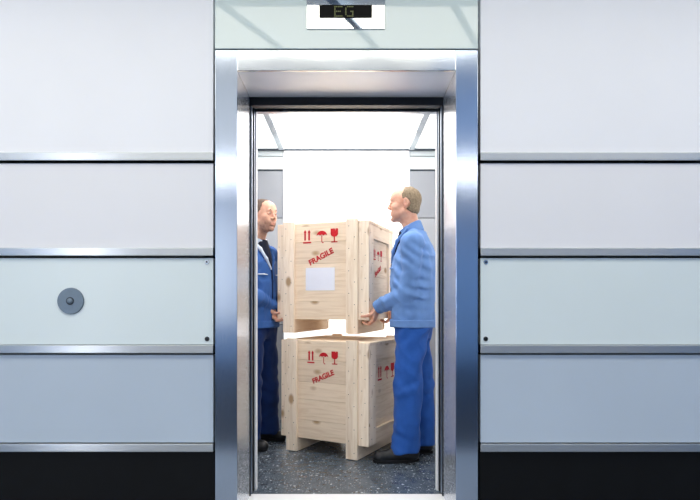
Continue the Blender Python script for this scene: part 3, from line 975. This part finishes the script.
    hd.op(lambda X, Y, Z: region(X, Y, Z) + 0.006 * vnoise((X + 0 * Y + 0 * Z) * 70, (Y + 0 * X + 0 * Z) * 70, (Z + 0 * X + 0 * Y) * 70), hc - 0.14, hc + 0.14, 0.004, 'cut', 0)
    hd.wrinkle(lambda x, y, z: 0.0016 * vnoise(x * 110, y * 110, z * 60))
    link_mesh('hair', hd.mesh('hair', base, 1), mats['hair'], body, smooth=True)
    # ---- trousers
    jl = lo.copy(); jh = hi.copy()
    tf = Field((jl[0], jl[1], 0.03), (jh[0], jh[1], 1.02), 0.0045)
    tf.trunk(org, f, l, [(0.80 * sc, 0, 0.15, 0.110), (0.88 * sc, 0, 0.178, 0.130), (0.98 * sc, 0, 0.172, 0.125)], 0.03)
    for hip, kn, an in legs:
        hp = np.array(hip) + [0, 0, -0.04]
        bot = np.array(an) + [0, 0, -0.02]
        tf.chain([hp, kn, bot], [0.103, 0.086, 0.094], 0.03)
    tf.plane((0, 0, 0.062), (0.0, 0.0, -1), 0.004)
    tf.plane((0, 0, 0.97 * sc), (0, 0, 1), 0.004)
    tp = []
    for hip, kn, an in legs:
        tp += [(kn, 0.14, (0.5 * f[0], 0.5 * f[1], 1.0), 0.009, 0.095), (np.array(an) + [0, 0, 0.06], 0.13, (0.35 * f[0], 0.35 * f[1], -1.0), 0.006, 0.085),
               (np.array(hip) + [0, 0, -0.09], 0.15, (f[0], f[1], 1.3), 0.008, 0.10)]
    tf.wrinkle(folds(1.7 * sc, tp))
    link_mesh('trousers', tf.mesh('trousers', base, 1), mats['trousers'], body, smooth=True)
    for hl_, to_ in shoes:
        make_shoe(body, base, hl_, to_, mats)
    # ---- jacket
    z0 = 0.885 * sc
    kf = Field((jl[0], jl[1], z0 - 0.03), (jh[0], jh[1], 1.62 * sc), 0.0042)
    kf.trunk(org, f, l, [(z0, 0.0, 0.190, 0.140), (z0 + 0.05, 0.0, 0.196, 0.146), (1.06 * sc, 0.0, 0.200, 0.148), (1.22 * sc, 0.0, 0.207, 0.150), (1.35 * sc, -0.008, 0.200, 0.140), (1.43 * sc, -0.012, 0.165, 0.112), (1.49 * sc, -0.015, 0.105, 0.085), (1.525 * sc, -0.015, 0.075, 0.072)], 0.03, 2.3)
    pts = []
    for (sh, el, wr) in J:
        kf.cone(T(-0.012, 0, 1.475 * sc), sh, 0.058, 0.070, 0.03)
        wv = unit(np.array(wr) - np.array(el))
        kf.chain([sh, el, np.array(wr) - wv * 0.01], [0.076, 0.066, 0.052], 0.010)
        kf.plane(np.array(wr) - wv * 0.004, wv, 0.003, np.array(wr) - 0.075, np.array(wr) + 0.09)
        ua = unit(np.array(el) - np.array(sh))
        pts += [(el, 0.12, unit(ua + wv), 0.013, 0.058), (np.array(sh) + ua * 0.10, 0.12, ua + 0.6 * f3, 0.009, 0.065), (np.array(wr) - wv * 0.07, 0.09, wv, 0.005, 0.045)]
    pts += [(T(0.1, 0.1, 1.02 * sc), 0.16, (f[0] * 0.4, f[1] * 0.4, 1), 0.006, 0.075), (T(-0.12, 0.08, 1.2 * sc), 0.2, (-f[0] * 0.8, -f[1] * 0.8, 1), 0.005, 0.09)]
    kf.plane((0, 0, z0), (0, 0, -1), 0.004)
    kf.wrinkle(folds(3.1 * sc, pts))
    jk = link_mesh('jacket', kf.mesh('jacket', base, 1), mats['jacket'], body, smooth=True)
    # waistband, collar, lapels, shirt, placket
    hb = Field(T(0, 0, z0 - 0.03) - [0.3, 0.3, 0], T(0, 0, z0 + 0.08) + [0.3, 0.3, 0], 0.0045)
    hb.trunk(org, f, l, [(z0 - 0.006, 0, 0.206, 0.156), (z0 + 0.046, 0, 0.207, 0.157)], 0.0, 2.3)
    hb.wrinkle(lambda x, y, z: 0.0018 * vnoise(x * 22, y * 22, z * 9))
    link_mesh('waistband', hb.mesh('waistband', base, 1), mats['jacket'], jk, smooth=True)
    cc = np.array(collar_c)
    cf = Field(cc - 0.15, cc + 0.15, 0.0032)
    def collar(X, Y, Z):
        px, py, pz = X - cc[0], Y - cc[1], Z - cc[2]
        a = px * f[0] + py * f[1]; b = px * l[0] + py * l[1]
        a2 = a - 0.25 * pz
        r = np.sqrt((a2 / 1.02) ** 2 + b ** 2)
        R = 0.074 - 0.12 * pz
        shell = np.abs(r - R) - 0.0075
        top = pz - (0.020 - 0.52 * a)
        bot = (-0.045 - 0.35 * a) - pz
        gap = 0.035 - np.abs(b) - 1.4 * np.maximum(-pz, 0) * 0 - np.maximum(0.06 - a, 0) * 9
        return np.maximum(np.maximum(np.maximum(shell, top), bot), gap)
    cf.op(collar, cc - 0.14, cc + 0.14, 0, 'add', 0)
    cf.wrinkle(lambda x, y, z: 0.0015 * vnoise(x * 35, y * 35, z * 35), 0.01)
    link_mesh('collar', cf.mesh('collar', base, 1), mats['collar'], jk, smooth=True)
    sf = Field(T(0.0, 0, 1.25 * sc) - [0.25, 0.25, 0], T(0, 0, 1.62 * sc) + [0.25, 0.25, 0], 0.004)
    sf.trunk(org, f, l, [(1.31 * sc, 0.010, 0.012, 0.143), (1.39 * sc, 0.008, 0.052, 0.134), (1.46 * sc, 0.010, 0.076, 0.104), (1.53 * sc, 0.016, 0.074, 0.078)], 0.0)
    link_mesh('shirt', sf.mesh('shirt', base, 1), mats['shirt'], body, smooth=True)
    for s in (-1, 1):
        lf = Field(T(0.05, 0, 1.2 * sc) - [0.22, 0.22, 0], T(0.05, 0, 1.6 * sc) + [0.22, 0.22, 0], 0.0036)
        lf.chain([T(0.03, s * 0.084, 1.535 * sc), T(0.100, s * 0.074, 1.455 * sc), T(0.132, s * 0.046, 1.385 * sc), T(0.147, s * 0.008, 1.31 * sc)], [0.009, 0.011, 0.010, 0.006], 0.012)
        link_mesh('lapel', lf.mesh('lapel', base, 1), mats['lapel'] if s < 0 else mats['jacket'], jk, smooth=True)
        pf = Field(T(0.12, s * 0.1, 1.26 * sc) - 0.09, T(0.12, s * 0.1, 1.26 * sc) + 0.09, 0.003)
        pf.chain([T(0.146, s * 0.055, 1.268 * sc), T(0.141, s * 0.09, 1.270 * sc), T(0.118, s * 0.135, 1.268 * sc)], [0.004, 0.005, 0.004], 0.006)
        link_mesh('pocket_flap', pf.mesh('pocket_flap', base, 1), mats['flap'], jk, smooth=True)
    zf = Field(T(0.13, 0, 0.85 * sc) - [0.09, 0.09, 0], T(0.13, 0, 1.34 * sc) + [0.09, 0.09, 0], 0.0036)
    zf.chain([T(0.143, 0, z0 + 0.006), T(0.150, 0, 1.06 * sc), T(0.152, 0, 1.22 * sc), T(0.147, 0, 1.30 * sc)], [0.007] * 4, 0.006)
    link_mesh('zip_placket', zf.mesh('zip_placket', base, 1), mats['placket'], jk, smooth=True)
    return body

# ---- the man on the right, seen from behind his left shoulder
def hair_right(a, b, c):
    # receding: a bare forehead and front crown, hair over the sides and back, clear of the ear
    front = a - (0.012 - 0.30 * np.maximum(c - 0.06, 0) - 0.10 * np.maximum(0.02 - c, 0))
    low = (-0.062 + 0.55 * np.maximum(a + 0.055, 0)) - c
    ear = 0.030 - np.sqrt((a + 0.010) ** 2 + (c - 0.0) ** 2) + np.minimum(c * 0, 0)
    side_burn = np.where((np.abs(b) > 0.05), ear, -1.0)
    return np.maximum(np.maximum(front, low), side_burn)

out2 = np.array([math.cos(TH2), -math.sin(TH2)])        # outward normal of the carried crate's right side
back2 = np.array([math.sin(TH2), math.cos(TH2)])
def right_face(t, o, z): 
    p = np.array([-0.495, 3.976]) + CW * out2 + back2 * t + out2 * o
    return np.array([p[0], p[1], z])
def left_face(t, o, z):
    p = np.array([-0.495, 3.976]) + back2 * t - out2 * o
    return np.array([p[0], p[1], z])
o3 = np.array([out2[0], out2[1], 0]); b3 = np.array([back2[0], back2[1], 0])
zdn = np.array([0, 0, -1.0])

hand_rl = (unit(zdn * 0.93 - o3 * 0.25), -o3, -b3, (0.55, 0.85, 0.55), (0.40, 0.80, 0.42), (0.75, 0.55), 1.06)
hand_rr = (unit(zdn * 0.93 - o3 * 0.25), -o3, b3, (0.55, 0.85, 0.55), (0.40, 0.80, 0.42), (0.75, 0.55), 1.06)
make_person('balding man in blue work clothes on the right, seen from behind, carrying the upper crate',
            (0.452, 3.715), (-0.97, 0.24), (0.45, 3.70, 0.0), 1.0, (0.391, 3.70, 1.700), (-0.985, 0.17), 0.0,
            [[(0.425, 3.535, 1.425), (0.405, 3.555, 1.105), right_face(0.040, 0.046, 1.012)],
             [(0.500, 3.900, 1.425), (0.540, 4.070, 1.130), right_face(0.46, 0.046, 1.012)]],
            dict(hair=M['hair_a'], trousers=M['trousers_a'], jacket=M['jacket_a'], collar=M['jacket_a'], shirt=M['shirt'], lapel=M['jacket_a'], flap=M['jacket_a'], placket=M['jacket_a_dark']),
            M['skin_a'], False,
            [((0.433, 3.622, 0.90), (0.402, 3.612, 0.47), (0.388, 3.610, 0.11)), ((0.474, 3.80, 0.90), (0.515, 3.835, 0.47), (0.525, 3.815, 0.11))],
            [((0.478, 3.612), (0.172, 3.592)), ((0.600, 3.800), (0.312, 3.865))],
            [hand_rl, hand_rr], (0.436, 3.715, 1.545), hair_right)

# ---- the man on the left, half hidden by the jamb
def hair_left(a, b, c):
    front = a - (0.058 - 0.55 * np.maximum(0.085 - c, 0))
    low = (-0.060 + 0.60 * np.maximum(a + 0.055, 0)) - c
    ear = np.where(np.abs(b) > 0.05, 0.030 - np.sqrt((a + 0.010) ** 2 + c ** 2), -1.0)
    return np.maximum(np.maximum(front, low), ear)

hand_ll = (unit(zdn * 0.93 + o3 * 0.25), o3, b3, (0.55, 0.85, 0.55), (0.40, 0.80, 0.42), (0.75, 0.55), 1.06)
hand_lr = (unit(zdn * 0.90 + o3 * 0.36), o3, -b3, (0.55, 0.85, 0.55), (0.40, 0.80, 0.42), (0.75, 0.55), 1.06)
make_person('stubbled man in blue work jacket half hidden behind left door jamb, carrying upper crate',
            (-0.672, 4.03), (0.90, -0.42), (-0.66, 4.00, 0.0), 0.98, (-0.597, 3.968, 1.668), (0.80, -0.60), -0.03,
            [[(-0.748, 3.845, 1.395), (-0.712, 3.715, 1.135), left_face(0.012, 0.066, 1.020)],
             [(-0.590, 4.185, 1.395), (-0.585, 4.350, 1.130), left_face(0.46, 0.046, 1.012)]],
            dict(hair=M['hair_b'], trousers=M['trousers_b'], jacket=M['jacket_b'], collar=M['piping'], shirt=M['shirt'], lapel=M['piping'], flap=M['piping'], placket=M['jacket_a_dark']),
            M['skin_b'], True,
            [((-0.700, 3.925, 0.88), (-0.690, 3.905, 0.46), (-0.705, 3.915, 0.11)), ((-0.625, 4.09, 0.88), (-0.605, 4.15, 0.46), (-0.605, 4.175, 0.11))],
            [((-0.800, 3.955), (-0.555, 3.845)), ((-0.715, 4.235), (-0.460, 4.125))],
            [hand_lr, hand_ll], (-0.655, 4.02, 1.510), hair_left)

# ------------------------------------------------------------------ camera and picture
cam = bpy.data.cameras.new('camera')
cam.sensor_width = 36.0
cam.lens = F / 700 * 36.0
cam.shift_x = 3.5 / 700
cam.shift_y = 53.0 / 700
cam.clip_start = 0.05
co = bpy.data.objects.new('camera', cam)
COL.objects.link(co)
co.location = (0, 0, EYE)
co.rotation_euler = (math.pi / 2, 0, 0)
scene.camera = co
vs = scene.view_settings
vs.view_transform = 'Standard'
vs.look = 'None'
vs.exposure = 0.0
vs.gamma = 1.0
vs.use_curve_mapping = False
cy = scene.cycles
cy.use_denoising = True
cy.max_bounces = 10
cy.diffuse_bounces = 5
cy.glossy_bounces = 6
cy.sample_clamp_indirect = 6.0
